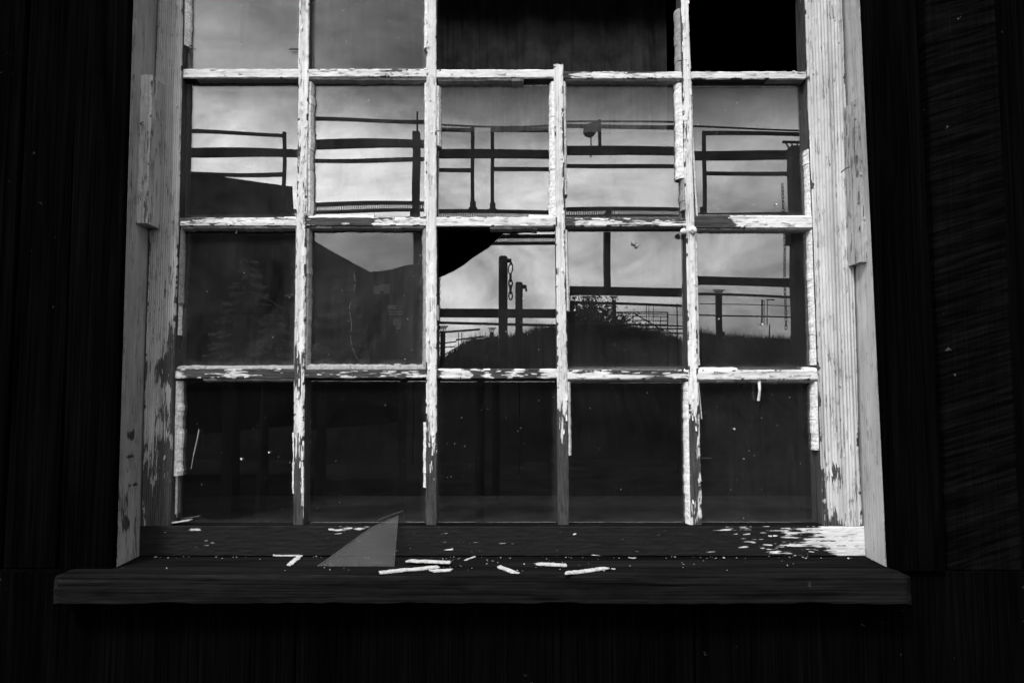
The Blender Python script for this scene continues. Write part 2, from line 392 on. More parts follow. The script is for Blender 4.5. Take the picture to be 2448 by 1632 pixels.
HM = [  # rows of horizontal bars: (xl, xr, top, bottom)
 [(434, 715, 164, 186), (737, 1020, 164, 184), (1043, 1326, 165, 186), (1347, 1631, 170, 187.5), (1652, 1932, 170, 189)],
 [(426, 709, 520, 540), (732, 1019, 519, 540), (1043, 1329, 518, 541), (1351, 1641, 521, 541), (1661, 1945, 515, 545)],
 [(416, 704, 881, 905), (728, 1018, 882, 904), (1044, 1333, 881, 905), (1356, 1647, 884, 907), (1669, 1958, 884, 908)]]
HC = [
 [[(434, 1, 1), (715, 1, 1)], [(737, .9, .7), (860, .9, .6), (1020, .8, .8)], [(1043, 1, .95), (1326, 1, 1)],
  [(1347, .2, .1), (1380, .9, .35), (1520, .95, .5), (1560, .9, .35), (1631, .9, .6)], [(1652, .8, .9), (1932, .8, .8)]],
 [[(426, .85, .4), (560, .95, .75), (709, .9, .7)], [(732, .1, .1), (860, .1, .15), (890, .8, .5), (1019, .75, .7)], [(1043, 1, .85), (1329, 1, .9)],
  [(1351, .1, .1), (1380, .6, .5), (1450, .7, .5), (1560, .6, .5), (1641, .6, .3)], [(1661, .05, .05), (1745, .08, .1), (1775, .8, 1), (1945, .95, 1)]],
 [[(416, .6, .7), (470, .3, .5), (500, .3, .3), (560, .35, .65), (600, .2, .3), (704, .2, .35)], [(728, .45, .35), (860, .5, .3), (1018, .55, .2)],
  [(1044, .1, .2), (1060, .7, .8), (1120, .7, .8), (1135, .1, .3), (1165, .6, .7), (1200, .3, .3), (1230, .6, .8), (1270, .2, .3), (1300, .7, .8), (1333, .6, .8)],
  [(1356, .8, .7), (1500, .85, .2), (1580, .3, .15), (1620, .6, .6), (1647, .6, .7)], [(1669, 1, .8), (1800, 1, .7), (1958, 1, .8)]]]
for r in range(3):
    for c in range(5):
        a, b, t, u = HM[r][c]
        member('level_bar', 'X', htab([(a - .5, t, u), (b + .5, t, u)], YF), YF + .0012, .012, hcov(HC[r][c]), M['px'], win, jit=.0008)

SLt = [(-160, 381, 440), (0, 377, 437), (190, 370, 434), (560, 356, 426), (880, 346, 416), (1256, 337, 408)]
SRt = [(-160, 1921, 2009), (0, 1925, 2014), (230, 1932, 2023), (560, 1946, 2041), (880, 1957, 2050), (1100, 1963, 2055), (1256, 1968, 2063)]
YS = -.0215
member('stile', 'Z', vtab(SLt, YS), YS, .02, vcov([(-60, .95, 1, 1), (450, .9, 1, 1), (640, .5, .95, .7), (820, .75, .8, .4), (880, .5, .35, .1), (930, .75, .85, .35), (1020, .75, .7, .45), (1080, .5, .35, .3), (1150, .45, .2, .2), (1256, .35, .08, .12)]),
       M['stileL'], win, nf=10, lift=.10, label='left stile, grey and worn bare at its foot')
member('stile', 'Z', vtab(SRt, YS), YS, .02, vcov([(-60, 1, 1, 1), (840, .95, 1, 1), (880, .5, .9, 1), (910, .6, 1, 1), (1080, .8, .95, .98), (1140, .5, .75, .95), (1180, .7, .9, .95), (1220, .5, .75, .9), (1256, .25, .5, .85)]),
       M['stileR'], win, nf=10, lift=.10, label='right stile, ridged pale paint')
rt = htab([(336, 1256, 1329), (1200, 1257, 1329), (2066, 1257, 1329)], YS)
member('bottom_rail', 'X', rt, YS, .02,
       hcov([(336, .06, .25), (450, .08, .3), (640, .03, .15), (800, .05, .35), (860, .1, .3), (900, .04, .1), (1040, .1, .12), (1200, .12, .2), (1300, .04, .1), (1500, .15, .1), (1640, .1, .12), (1700, .1, .2), (1760, .15, .45), (1860, .5, .3), (1900, .5, .35), (1950, .3, .7), (1990, .7, .95), (2066, .95, 1)]), M['rail'], win, nf=14, lift=.12)
# fine lower rebate behind the bottom rail
b = MB(); p = W(408, 1256, -.004); q = W(1968, 1256, -.004)
b.box(p.x, q.x, -.0205, .012, p.z - .02, W(1224, 1250, -.004).z); b.obj('rebate', M['sill'], win)

# ---------------------------------------------------------------- jambs, sill, casings, stop blocks
YJ = -.088
def quadboard(name, back, front, yb, yf, mat, cov, thick, side, label=None):
    "reveal board: visible inner face runs from the back edge table to the front edge table"
    CNT[0] += 1; o = CNT[0] * 2.9
    z0 = min(W(1224, 1329, yb).z, 9) ; vs = []; cv = []; rings = []; n = 420
    bt = sorted((W(a, py, YS).z, W(a, py, YS).x) for py, a in back); ft = sorted((W(a, py, yf).z, W(a, py, yf).x) for py, a in front)
    zt = bt[-1][0]; zb = min(bt[0][0], ft[0][0])
    for i in range(n + 1):
        z = zb + (zt - zb) * i / n; xb = interp(bt, z)[0]; xf = interp(ft, z)[0]; r = []
        for k in range(7):
            t = k / 6; x = xb + (xf - xb) * t; y = yb + (yf - yb) * t
            jj = (.0012 * fn(z, 45, o) + .0008 * fn(z, 190, o + 2)) * (1 if k == 6 else 0)
            r.append(len(vs)); vs.append((x + side * jj, y + (jj if k == 6 else 0), z)); cv.append(cov(z, t))
        r.append(len(vs)); vs.append((xf + side * thick, yf + .001, z)); cv.append(0)
        r.append(len(vs)); vs.append((xb + side * thick, yb, z)); cv.append(0)
        rings.append(r)
    m = 9; fs = []
    for a, b in zip(rings, rings[1:]):
        for k in range(m): fs.append((a[k], a[(k + 1) % m], b[(k + 1) % m], b[k]))
    fs.append(tuple(rings[0])); fs.append(tuple(rings[-1]))
    build(name, vs, fs, mat, win, {'cov': cv}, False, label)
Lb = [(-200, 380), (0, 375), (190, 367), (480, 357), (560, 352), (880, 341), (1262, 332), (1329, 331)]
Lf = [(-260, 328), (-60, 322), (0, 320), (190, 316), (560, 303), (880, 292), (1100, 285), (1353, 280)]
Rb = [(-200, 2012), (0, 2020), (230, 2029), (560, 2045), (700, 2048), (880, 2054.5), (1100, 2060.5), (1256, 2067.5), (1329, 2070)]
Rf = [(-260, 2040), (-60, 2050), (0, 2054), (190, 2066), (560, 2089), (880, 2102), (1100, 2110), (1345, 2118)]
def jc(edge, low, knots=()):
    z1 = W(1224, 1060, -.05).z
    def f(z, t):
        v = .97 - edge * max(0, t - .75) * 4
        if z < z1: v -= low * min(1, (z1 - z) / .15)
        for py, tt, rad in knots:
            q = math.hypot((z - W(1224, py, -.05).z) / rad, (t - tt) * 5.5)
            if q < 1.3: v = min(v, (q - .35) * 1.1)
        return v
    return f
quadboard('jamb', Lb, Lf, -.012, YJ, M['jambL'], jc(.16, .3, ((1040, .55, .012), (1090, .6, .004), (1248, .65, .015), (1160, .4, .003))), .02, -1, 'left jamb in grey paint')
quadboard('jamb', Rb, Rf, -.012, YJ, M['jambR'], jc(.2, .1), .02, 1, 'right jamb in pale paint')
zsb = W(1224, 1329.5, YS).z              # back of sill
YSF = -.136
zsf = W(1224, 1372, YSF).z; zsl = W(1224, 1441, YSF).z
xs0 = W(120, 1372, YSF).x; xs1 = W(2186, 1372, YSF).x
vs = []; fs = []; nx = 520
def sill_row(fy, fz, key):
    r = []
    for i in range(nx + 1):
        x = xs0 + (xs1 - xs0) * i / nx; e = max(0, 1 - min(x - xs0, xs1 - x) / .018) ** 2
        y = fy(x); y += e * .012 * (1 if y < -.1 else 0) + (.004 * max(0, fn(x, 5, 90)) if y < -.13 else 0)
        r.append(len(vs)); vs.append((x, y, fz(x) - e * .006 * (1 if y < -.07 else 0)))
    return r
rows = []
ny = 8
for k in range(ny + 1):
    t = k / ny
    rows.append(sill_row(lambda x: YS + .03 * 0 + (YSF - YS) * t + (.0012 * fn(x, 35, 4) if k == ny else 0), lambda x: zsb - .0006 + (zsf - zsb) * t + .0007 * fn(x, 12, 5 + k) - (.0025 * max(0, fn(x, 9, 77)) if k == ny else 0), k))
rows.append(sill_row(lambda x: YSF - .002 + .001 * fn(x, 50, 9), lambda x: zsf - .004 - .003 * max(0, fn(x, 11, 31)), 0))
for k in range(1, 5):
    rows.append(sill_row(lambda x: YSF - .0025 + .0012 * fn(x, 30, 20 + k) + (.004 * max(0, fn(x, 7, 66)) if k > 2 else 0), lambda x: zsf + (zsl - zsf) * k / 4 + .001 * fn(x, 26, 13 + k) + (.007 * max(0, fn(x, 6, 51) + .3 * fn(x, 40, 8)) if k == 4 else 0), 0))
rows.append(sill_row(lambda x: .03, lambda x: zsl + .001, 0)); rows.append(sill_row(lambda x: .03, lambda x: zsb - .003, 0))
for a, b in zip(rows, rows[1:] + rows[:1]):
    for i in range(nx): fs.append((a[i], a[i + 1], b[i + 1], b[i]))
fs.append(tuple(r[0] for r in rows)); fs.append(tuple(r[-1] for r in rows))
build('sill', vs, fs, M['sill'], win, None, False, 'dark weathered outer sill strewn with paint flakes')
def on_sill(px, py):
    "point of the photograph on the sill's top"
    lo, hi = YSF, YS
    for _ in range(40):
        y = (lo + hi) / 2; p = W(px, py, y); z = zsb + (zsf - zsb) * (y - YS) / (YSF - YS)
        if p.z < z: hi = y if False else hi; lo = lo; 
        # nearer the camera the ray is higher
        if p.z > z: lo = y
        else: hi = y
    return Vector((p.x, y, z))

def slab(name, x0, x1, yf, yb, z0, z1, mat, parent, jit=.001, label=None, lean=0.0):
    CNT[0] += 1; o = CNT[0] * 1.7
    b = []; f = []; n = max(4, int((z1 - z0) / .01)); rings = []
    for i in range(n + 1):
        z = z0 + (z1 - z0) * i / n; j = lambda k: jit * (fn(z, 14, o + k) + .4 * fn(z, 70, o + 3 * k)); l = lean * (z - z0)
        r = []
        for x, y in ((x0 + l, yb), (x0 + j(1) + l, yf + .002), (x0 + .002 + j(2) + l, yf), ((x0 + x1) / 2 + l, yf + j(7)), (x1 - .002 + j(3) + l, yf), (x1 + j(4) + l, yf + .002), (x1 + l, yb)):
            r.append(len(b)); b.append((x, y, z))
        rings.append(r)
    for a, c in zip(rings, rings[1:]):
        for k in range(7): f.append((a[k], a[(k + 1) % 7], c[(k + 1) % 7], c[k]))
    f.append(tuple(rings[0])); f.append(tuple(rings[-1]))
    return build(name, b, f, mat, parent, None, False, label)
ZT = W(1224, -220, 0).z
# casings either side
xa = W(172, 816, YJ - .004).x; xb_ = W(282, 1350, YJ).x - .0205
xl_ = W(300, 0, YJ).x
zbj = W(280, 1353, YJ).z; ztj = W(320, 0, YJ).z
xl0 = W(280, 1353, YJ).x; lnl = (W(320, 0, YJ).x - xl0) / (ztj - zbj); xl0 -= lnl * (zbj - zsf) + .0005
xr0 = W(2118, 1345, YJ).x; lnr = (W(2054, 0, YJ).x - xr0) / (ztj - zbj); xr0 += .0005
slab('casing', xa, xl0, YJ - .013, YJ - .0008, zsf - .004, ZT, M['cas'], win, lean=lnl)
slab('casing', xr0, W(2232, 816, YJ - .004).x, YJ - .013, YJ - .0008, zsf - .004, ZT, M['cas'], win, lean=lnr)

# stop blocks nailed over the joint of stile and jamb
def block(x0, x1, py0, py1, depth, label, nailpx):
    yf = YS - depth; z1 = W(x0, py0, yf).z; z0 = W(x0, py1, yf).z
    xa = W(x0, (py0 + py1) / 2, yf).x; xc = W(x1, (py0 + py1) / 2, yf).x
    ta = (W(1224, py0, yf).z, W(x0, py0, yf).x, W(x1, py0, yf).x)
    o = member('stop_block', 'Z', [(z0, xa, xc), (z1, xa, xc)], yf, YS + .0005, lambda s, t: .82 + .25 * fn(s, 30, 8), M['block'], win, jit=.0012, nf=5, side=.7, lift=.1, label=label, ragged=(0, .002))
    for px, py in nailpx:
        b = MB(); p = W(px, py, yf) - Vector(win['_o'])
        b.tube(p + Vector((0, .01, 0)), p + Vector((0, -.006, .001)), .0009); b.tube(p + Vector((0, -.006, .001)), p + Vector((.006, -.008, .003)), .0009, .0007)
        k = build('nail', b.v, b.f, M['nail'], None); k.parent = o
block(325, 357, 182, 533, .040, 'left stop block', [(340, 300)])
block(2050, 2073, 240, 626, .040, 'right stop block with a bent nail', [(2018, 407)])

# ---------------------------------------------------------------- panes
def colx(c, py):       # photo x of the clear opening edges of column c at photo y
    def e(tab, k): t = sorted((a[0], a[1], a[2]) for a in tab); return interp(t, py)[k]
    l = e(SLt, 1) if c == 0 else e(VM[c - 1], 1)
    r = e(SRt, 0) if c == 4 else e(VM[c], 0)
    return l, r
def rowy(r, c):
    t = -60 if r == 0 else HM[r - 1][c][3]; b = 1256 if r == 3 else HM[r][c][2]
    return t, b
K = .5 / F_PX * 1.0408
# shift of the mirrored image in each pane (right, down; pixels of a 2352-wide view), dirt film, waviness
PANE = {(0, 0): (0, 0, .05, 1.6), (0, 1): (6, -8, .035, 1.4),
        (1, 0): (0, 2, .012, 3.0), (1, 1): (26, -22, .014, 2.2), (1, 2): (0, 0, .009, .9), (1, 3): (4, -8, .009, .8), (1, 4): (0, 3, .009, 1.0),
        (2, 0): (18, 60, .010, 1.4), (2, 1): (40, 30, .016, 1.8), (2, 2): (60, 62, .008, 0), (2, 3): (0, 0, .008, .8), (2, 4): (0, -30, .010, 1.3),
        (3, 0): (0, 0, .002, 1), (3, 1): (0, 10, .003, 1), (3, 2): (0, 6, .002, 1), (3, 3): (0, 0, .003, 1), (3, 4): (10, 0, .007, 1)}
DULL = {(2, 0): .45, (2, 1): .76, (1, 4): .12, (2, 4): .15}      # grime that kills the mirror shine
OP = {}
for r in range(4):
    for c in range(5):
        t, b = rowy(r, c); OP[r, c] = (colx(c, (t + b) / 2), (t, b))
        if (r, c) not in PANE: continue
        sx_, sy_, film, wav = PANE[r, c]
        g = .0025
        P = {}
        for ky, py in (('t', t), ('b', b)):
            l, rr = colx(c, py); P['l' + ky] = W(l, py, YF); P['r' + ky] = W(rr, py, YF)
        # corners seen on the bar fronts; glass sits behind them, so square them off at the bars
        x0 = min(P['lt'].x, P['lb'].x) - g; x1 = max(P['rt'].x, P['rb'].x) + g; z0 = P['lb'].z - g; z1 = P['lt'].z + g
        if r == 3: z0 = P['lb'].z - .004
        cx, cz = (x0 + x1) / 2, (z0 + z1) / 2; tx, tz = sx_ * K, sy_ * K
        lim = .0065; yy = lambda x, z: -tx * (x - cx) + tz * (z - cz)
        ph = random.random() * 6
        def surf(x, z):
            u, v = (x - cx), (z - cz)
            return yy(x, z) + wav * 1e-5 * (2.2 * math.sin(u * 26 + ph) + 1.8 * math.sin(v * 22 + ph * 1.7 + u * 8) + .7 * math.sin(v * 55 + u * 20 + ph))
        vs = []; fs = []; fl = []; ed = []
        if (r, c) == (2, 2):
            poly = [(1046, 665), (1060, 659), (1085, 647), (1108, 633), (1130, 616), (1150, 603), (1168, 592), (1184, 576), (1200, 561), (1213, 549), (1219, 530)]
            pts = [(W(a, q, 0).x, W(a, q, 0).z) for a, q in poly]; pts[0] = (x0, pts[0][1]); pts[-1] = (pts[-1][0], z1)
            n = 26; outl = pts + [(x1, z1), (x1, z0), (x0, z0)]
            no = len(outl); vs = [(x, surf(x, z), z) for x, z in outl] + [(x, surf(x, z) + .0025, z) for x, z in outl]
            fs = [tuple(range(no)), tuple(range(2 * no - 1, no - 1, -1))] + [(i, (i + 1) % no, no + (i + 1) % no, no + i) for i in range(no)]
        else:
            n = 30
            for k, dy in ((0, 0), (1, .0025)):
                for j in range(n + 1):
                    for i in range(n + 1):
                        x = x0 + (x1 - x0) * i / n; z = z0 + (z1 - z0) * j / n; vs.append((x, surf(x, z) + dy, z))
            q = (n + 1) ** 2; I = lambda i, j: j * (n + 1) + i
            for j in range(n):
                for i in range(n):
                    f = (I(i, j), I(i + 1, j), I(i + 1, j + 1), I(i, j + 1)); fs.append(f); fs.append(tuple(a + q for a in f[::-1]))
            rim = [I(i, 0) for i in range(n)] + [I(n, j) for j in range(n)] + [I(n - i, n) for i in range(n)] + [I(0, n - j) for j in range(n)]
            for a, b_ in zip(rim, rim[1:] + rim[:1]): fs.append((a, b_, b_ + q, a + q))
        for x, y, z in vs:
            d = min(x - x0, x1 - x, z - z0, z1 - z) - .008
            w_ = .034 if r == 2 and c < 2 else .018
            fl.append(film); ed.append(max(0, 1 - d / w_) if (r, c) != (2, 2) else .0)
        o = build('pane', vs, fs, M['glass'], win, {'film': fl, 'edge': ed, 'dull': [DULL.get((r, c), 0.0)] * len(vs)}, True,
                  'broken pane, its upper left corner gone' if (r, c) == (2, 2) else None)
        # only front and back are smooth
        for p_ in o.data.polygons:
            if abs(p_.normal.y) < .8: p_.use_smooth = False; p_.material_index = 1
            elif (r, c) == (2, 2): p_.use_smooth = False
        o.data.materials.append(M['gedge'])

# ---------------------------------------------------------------- putty
def putty(r, c, side, a, b, w_, mat='putty', lean=0.0, jag=.16, yfront=-.0150, label=None, pieces=True):
    """strip of putty in the rebate. side L/R/T/B; a,b photo pixels along it; w_ width in photo pixels"""
    (l, rr), (t, bt) = OP[r, c]; CNT[0] += 1; o = CNT[0] * 5.3
    wm = w_ * D / F_PX; vs = []; fs = []
    L = abs(b - a); n0 = a; segs = []
    while n0 < b - 2:
        ln = random.uniform(14, 70) if pieces else L; e = min(b, n0 + ln); segs.append((n0, e)); n0 = e + .6
    for s0, s1 in segs:
        n = max(3, int((s1 - s0) / 3)); rings = []; wj = random.uniform(.88, 1.12); dy = random.uniform(-.0008, .0008)
        for i in range(n + 1):
            s = s0 + (s1 - s0) * i / n; u = (s - a) / max(1, (b - a)); ex = lean * u * D / F_PX
            k = 1 + jag * (fn(s, .07, o) + .5 * fn(s, .31, o + 3)) * random.uniform(.9, 1.08); ww = wm * wj * k
            if side in 'LR':
                lo, hi = colx(c, s); p = W(lo if side == 'L' else hi, s, YF); sg = 1 if side == 'L' else -1
                e = p.x + sg * (ex - .0004); z = W(lo, s, YF).z
                pr = [(e, .0), (e, yfront + dy), (e + sg * ww * .55, yfront + .0015 + dy), (e + sg * ww * .95, -.007), (e + sg * ww, -.0004)]
                ring = [(q, y, z) for q, y in pr]
            else:
                yp = t if side == 'T' else bt; p = W(s, yp, YF); sg = -1 if side == 'T' else 1
                e = p.z + sg * (ex - .0004)
                pr = [(e, .0), (e, yfront + dy), (e + sg * ww * .55, yfront + .0015 + dy), (e + sg * ww * .95, -.007), (e + sg * ww, -.0004)]
                ring = [(p.x, y, q) for q, y in pr]
            rg = []
            for v in ring: rg.append(len(vs)); vs.append(v)
            rings.append(rg)
        m = 5
        for x, y in zip(rings, rings[1:]):
            for k in range(m): fs.append((x[k], x[(k + 1) % m], y[(k + 1) % m], y[k]))
        fs.append(tuple(rings[0])); fs.append(tuple(rings[-1]))
    return build('putty_strip', vs, fs, M[mat], win, None, False, label)
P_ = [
 (0, 0, 'L', -40, 105, 12), (0, 0, 'R', -40, 160, 7), (0, 1, 'R', -40, 111, 9), (0, 3, 'R', 18, 168, 11, 'putty_grey_shaded'),
 (1, 0, 'T', 468, 712, 4, 'putty_grey_shaded'), (1, 0, 'B', 677, 706, 7), (1, 0, 'R', 455, 515, 4),
 (1, 1, 'L', 192, 515, 10), (1, 1, 'T', 738, 1018, 9, 'putty_grey_shaded'), (1, 1, 'R', 196, 515, 7), (1, 1, 'B', 735, 892, 9), (1, 1, 'B', 892, 968, 6, 'putty_grey_shaded'),
 (1, 2, 'L', 203, 348, 11), (1, 2, 'T', 1046, 1252, 10, 'putty_grey_shaded'), (1, 2, 'R', 192, 488, 13), (1, 2, 'R', 488, 515, 16), (1, 2, 'B', 1264, 1328, 9),
 (1, 3, 'L', 192, 463, 8), (1, 3, 'T', 1352, 1628, 7, 'putty_grey_shaded'), (1, 3, 'R', 196, 424, 15), (1, 3, 'R', 425, 500, 8, 'putty_grey_shaded'),
 (1, 4, 'L', 192, 326, 6), (1, 4, 'L', 327, 515, 7, 'putty', 6), (1, 4, 'R', 355, 514, 9), (1, 4, 'T', 1836, 1925, 2, 'putty_grey_shaded'), (1, 4, 'B', 1766, 1942, 3),
 (2, 0, 'L', 545, 730, 7, 'putty_grey_shaded'), (2, 0, 'L', 728, 800, 5), (2, 0, 'T', 430, 706, 9, 'putty_grey_shaded'), (2, 0, 'R', 545, 880, 6, 'putty_grey_shaded'), (2, 0, 'B', 420, 703, 9, 'putty_grey_shaded'),
 (2, 1, 'L', 545, 880, 9, 'putty_grey_shaded'), (2, 1, 'T', 735, 1017, 8, 'putty_grey_shaded'), (2, 1, 'R', 545, 880, 11, 'putty_grey_shaded'), (2, 1, 'B', 731, 1017, 13, 'putty_grey_shaded'),
 (2, 2, 'T', 1171, 1285, 9, 'putty_grey_shaded'), (2, 2, 'T', 1286, 1327, 5, 'putty_grey_shaded'), (2, 2, 'L', 728, 764, 4), 
 (2, 3, 'L', 548, 742, 10), (2, 3, 'T', 1356, 1640, 3, 'putty_grey_shaded'), 
 (2, 4, 'L', 548, 872, 9), (2, 4, 'R', 546, 872, 10), (2, 4, 'B', 1672, 1765, 7), (2, 4, 'B', 1925, 1956, 7), (2, 4, 'T', 1664, 1944, 7, 'putty_grey_shaded'),
 (3, 0, 'L', 910, 1138, 14), (3, 0, 'L', 1140, 1240, 3), (3, 0, 'R', 908, 1050, 4), (3, 0, 'R', 1035, 1180, 8), (3, 0, 'T', 484, 700, 8, 'putty_grey_shaded'),
 (3, 1, 'R', 1010, 1166, 9), (3, 3, 'L', 912, 1091, 9), (3, 3, 'R', 912, 1256, 9), (3, 3, 'T', 1358, 1646, 5, 'putty_grey_shaded'),
 (3, 4, 'L', 910, 1001, 4, 'putty', 6), (3, 4, 'R', 912, 1076, 13), (3, 4, 'T', 1672, 1956, 8, 'putty_grey_shaded')]
for a in P_: putty(*a)
# loose curl of putty hanging from the fourth bar of the bottom row, glazing points
b = MB(); p = W(1815, 911, -.012); q = W(1813, 957, -.010); m_ = W(1816, 935, -.014); b.tube(p, m_, .0028, .0020, 7); b.tube(m_ - Vector((0, 0, .001)), q, .0022, .0024, 7)
b.obj('putty_drip', M['putty'], win)
for px, py, dx in ((452, 110, 12), (702, 118, -14), (690, 707, -12), (1012, 718, -10), (1680, 1095, 26)):
    b = MB(); p = W(px - dx, py, -.004); q = W(px + dx * .8, py, -.0055); b.tube(p, q, .0016, .0009, 6); b.obj('glazing_point', M['nail'], win)
for px, py in ((585, 870), (881, 865)):
    b = MB(); b.tube(W(px, py + 8, -.008), W(px + 2, py - 14, -.006), .0007, .0005, 6); b.obj('glazing_point', M['nail'], win)
for px, py, s in ((1634, 553, .0052), (1657, 550, .0062)):
    b = MB(); vs = []; fs = []
    bm = bmesh.new(); bmesh.ops.create_icosphere(bm, subdivisions=3, radius=s)
    ctr = W(px, py, YF - .002)
    for v in bm.verts: v.co *= 1 + .35 * mnoise.noise(v.co * 260 + ctr * 50); v.co.y *= .7
    bm.verts.index_update()
    vs = [tuple(v.co + ctr) for v in bm.verts]; fs = [tuple(v.index for v in f.verts) for f in bm.faces]; bm.free()
    build('putty_lump', vs, fs, M['putty'], win, None, True)

def scratch(name, pts, rad, mat='putty', y=-.0035, label=None):
    b = MB()
    for p, q in zip(pts, pts[1:]): b.tube(W(*p, y), W(*q, y), rad, rad * .8, 5)
    b.obj(name, M[mat], win, False, label)
random.seed(5)
cp = [(846, 655), (849, 680), (847, 700), (838, 722), (836, 745), (840, 772), (838, 800), (842, 830), (848, 848), (856, 862)]
for p, q in zip(cp, cp[1:]):
    if random.random() < .8: scratch('crack', [(p[0] + random.uniform(-1, 1), p[1]), ((p[0] + q[0]) / 2 + random.uniform(-2, 2), (p[1] + q[1]) / 2), (q[0], q[1] - random.uniform(1, 8))], .00045, 'gedge2')
scratch('scratch', [(599, 697), (640, 716), (678, 738)], .0003, 'faint')
scratch('putty_sliver', [(476, 1026), (471, 1052), (463, 1086)], .0012, 'putty_grey_shaded'); scratch('putty_sliver', [(463, 1086), (457, 1120)], .0007, 'putty_grey_shaded')
scratch('putty_sliver', [(568, 545), (564, 558)], .0012)
for px, py, s_ in ((577, 1097, .0020), (643, 1081, .0014), (1517, 581, .0042), (1523, 588, .0032), (1756, 1025, .0016), (1374, 741, .0014), (1823, 775, .0018), (1719, 762, .0012), (1856, 488, .0012)):
    bm = bmesh.new(); bmesh.ops.create_icosphere(bm, subdivisions=2, radius=s_); ctr = W(px, py, -.0036)
    for v in bm.verts: v.co *= 1 + .5 * mnoise.noise(v.co * 500 + ctr * 50); v.co.y *= .25
    bm.verts.index_update(); vs = [tuple(v.co + ctr) for v in bm.verts]; fs = [tuple(v.index for v in f.verts) for f in bm.faces]; bm.free()
    build('dried_spot', vs, fs, M['putty' if s_ < .003 else 'putty_grey_shaded'], win, None, True)

# ================================================================== THINGS ON THE SILL
def flake(p0, p1, wpx, name, label, cat, th=.0017, curl=0.0, z=0.0, onto=None, mat='chip', group='putty flakes lying on the dark sill'):
    a = on_sill(*p0) if onto is None else W(p0[0], p0[1], onto); b_ = on_sill(*p1) if onto is None else W(p1[0], p1[1], onto)
    CNT[0] += 1; o = CNT[0] * 1.9
    a = a + Vector((0, 0, z + .0008)); b_ = b_ + Vector((0, 0, z + .0008)); d = b_ - a; ln = d.length; d.normalize()
    s = Vector((0, 0, 1)).cross(d).normalized(); wm = wpx * D / F_PX; n = 22; vs = []; fs = []; rings = []; mid = (a + b_) / 2
    for i in range(n + 1):
        t = i / n; k = 1 + .22 * fn(t * ln, 300, o) + .12 * fn(t * ln, 1100, o + 2); cz = curl * (2 * t - 1) ** 2 + .0006 * fn(t * ln, 90, o + 6)
        hw = wm * .5 * k; s1 = 1 + .25 * fn(t * ln, 350, o + 4); sl_ = .9 * wm * fn(o, 1.7, 3) * 2
        if i == 0 or i == n: hw *= .8
        r = []
        for q, h in ((-hw, 0), (-hw, th * .9), (hw * .1, th * (1 + .3 * fn(t * ln, 400, o + 9))), (hw * s1, th * .7), (hw * s1, 0)):
            c = a + (b_ - a) * t + d * (sl_ * q / wm * (1 - 2 * t) + .0012 * fn(q * 900, 1, o + i))
            r.append(len(vs)); vs.append(c + s * q + Vector((0, 0, h + cz)) - mid)
        rings.append(r)
    for x, y in zip(rings, rings[1:]):
        for k in range(5): fs.append((x[k], x[(k + 1) % 5], y[(k + 1) % 5], y[k]))
    fs.append(tuple(rings[0])); fs.append(tuple(rings[-1]))
    ob = build(name, vs, fs, M[mat]); ob.location = mid; return tag(ob, label, cat, group)
PF = 'putty_flake'
flake((653, 1325), (716, 1324), 9, PF, 'white putty flake lying level left of the glass shard, forming the top of a seven', 'flake', curl=.001)
flake((718, 1328), (690, 1353), 12, PF, 'short slanting putty flake forming the leg of a seven, left of the glass shard', 'flake')
flake((907, 1370), (1048, 1356), 22, PF, 'longest white putty flake, just right of the foot of the glass shard', 'flake')
flake((975, 1346), (1076, 1350), 22, PF, 'white putty flake lying behind and across the longest flake', 'flake', z=.0030)
flake((1031, 1366), (1080, 1364), 18, PF, 'short white putty flake in front of the right end of the longest flake', 'flake')
flake((1112, 1340), (1136, 1331), 7, PF, 'tiny thin sliver of paint close to the rail, right of the crossed flakes', 'flake', th=.001)
flake((1192, 1355), (1234, 1376), 15, PF, 'small putty flake slanting down to the right, near the middle of the sill', 'flake')
flake((1283, 1349), (1354, 1352), 22, PF, 'ragged white putty flake lying level, between the two slanting flakes', 'flake')
flake((1352, 1376), (1447, 1360), 20, PF, 'long grooved putty flake slanting up to the right, rightmost of the big flakes', 'flake', curl=.001)
flake((1462, 1360), (1471, 1361), 6, PF, 'tiny crumb of paint right of the long grooved flake', 'flake', th=.001)
flake((1504, 1334), (1521, 1334), 6, PF, 'tiny crumb of paint against the rail, right of the middle of the sill', 'flake', th=.001)
flake((410, 1251), (458, 1244), 12, 'paint_chip', 'white paint chip resting on the ledge in the lower left corner of the window', 'chip', onto=-.014, group='chips on the rail', th=.002)

rnd = random.Random(12); b = MB()
for i in range(150):
    if rnd.random() < .5: c = on_sill(rnd.uniform(350, 2050), rnd.uniform(1331, 1336))
    else: c = on_sill(rnd.gauss(1100, 330), rnd.uniform(1334, 1368))
    if not -.6 < c.x < .6: continue
    a = rnd.uniform(0, 6.28); l = rnd.choice((.0006, .0009, .0012, .0022)) * rnd.uniform(.7, 1.3); u = Vector((math.cos(a), math.sin(a), rnd.uniform(-.2, .4))) * l; v = Vector((-math.sin(a), math.cos(a), rnd.uniform(-.2, .3))) * l * rnd.uniform(.3, .9)
    c = c + Vector((0, 0, .0012)); i0 = len(b.v); tp = Vector((0, 0, .0005)); b.v += [c - u, c + v, c + u, c - v, c - u + tp, c + v + tp, c + u + tp, c - v + tp]
    for q_ in ((3, 2, 1, 0), (4, 5, 6, 7), (0, 1, 5, 4), (1, 2, 6, 5), (2, 3, 7, 6), (3, 0, 4, 7)): b.f.append(tuple(i0 + k for k in q_))
tag(b.obj('paint_crumbs', M['chipg']), 'tiny crumbs of paint and putty scattered over the sill', None, None, 'stuff')

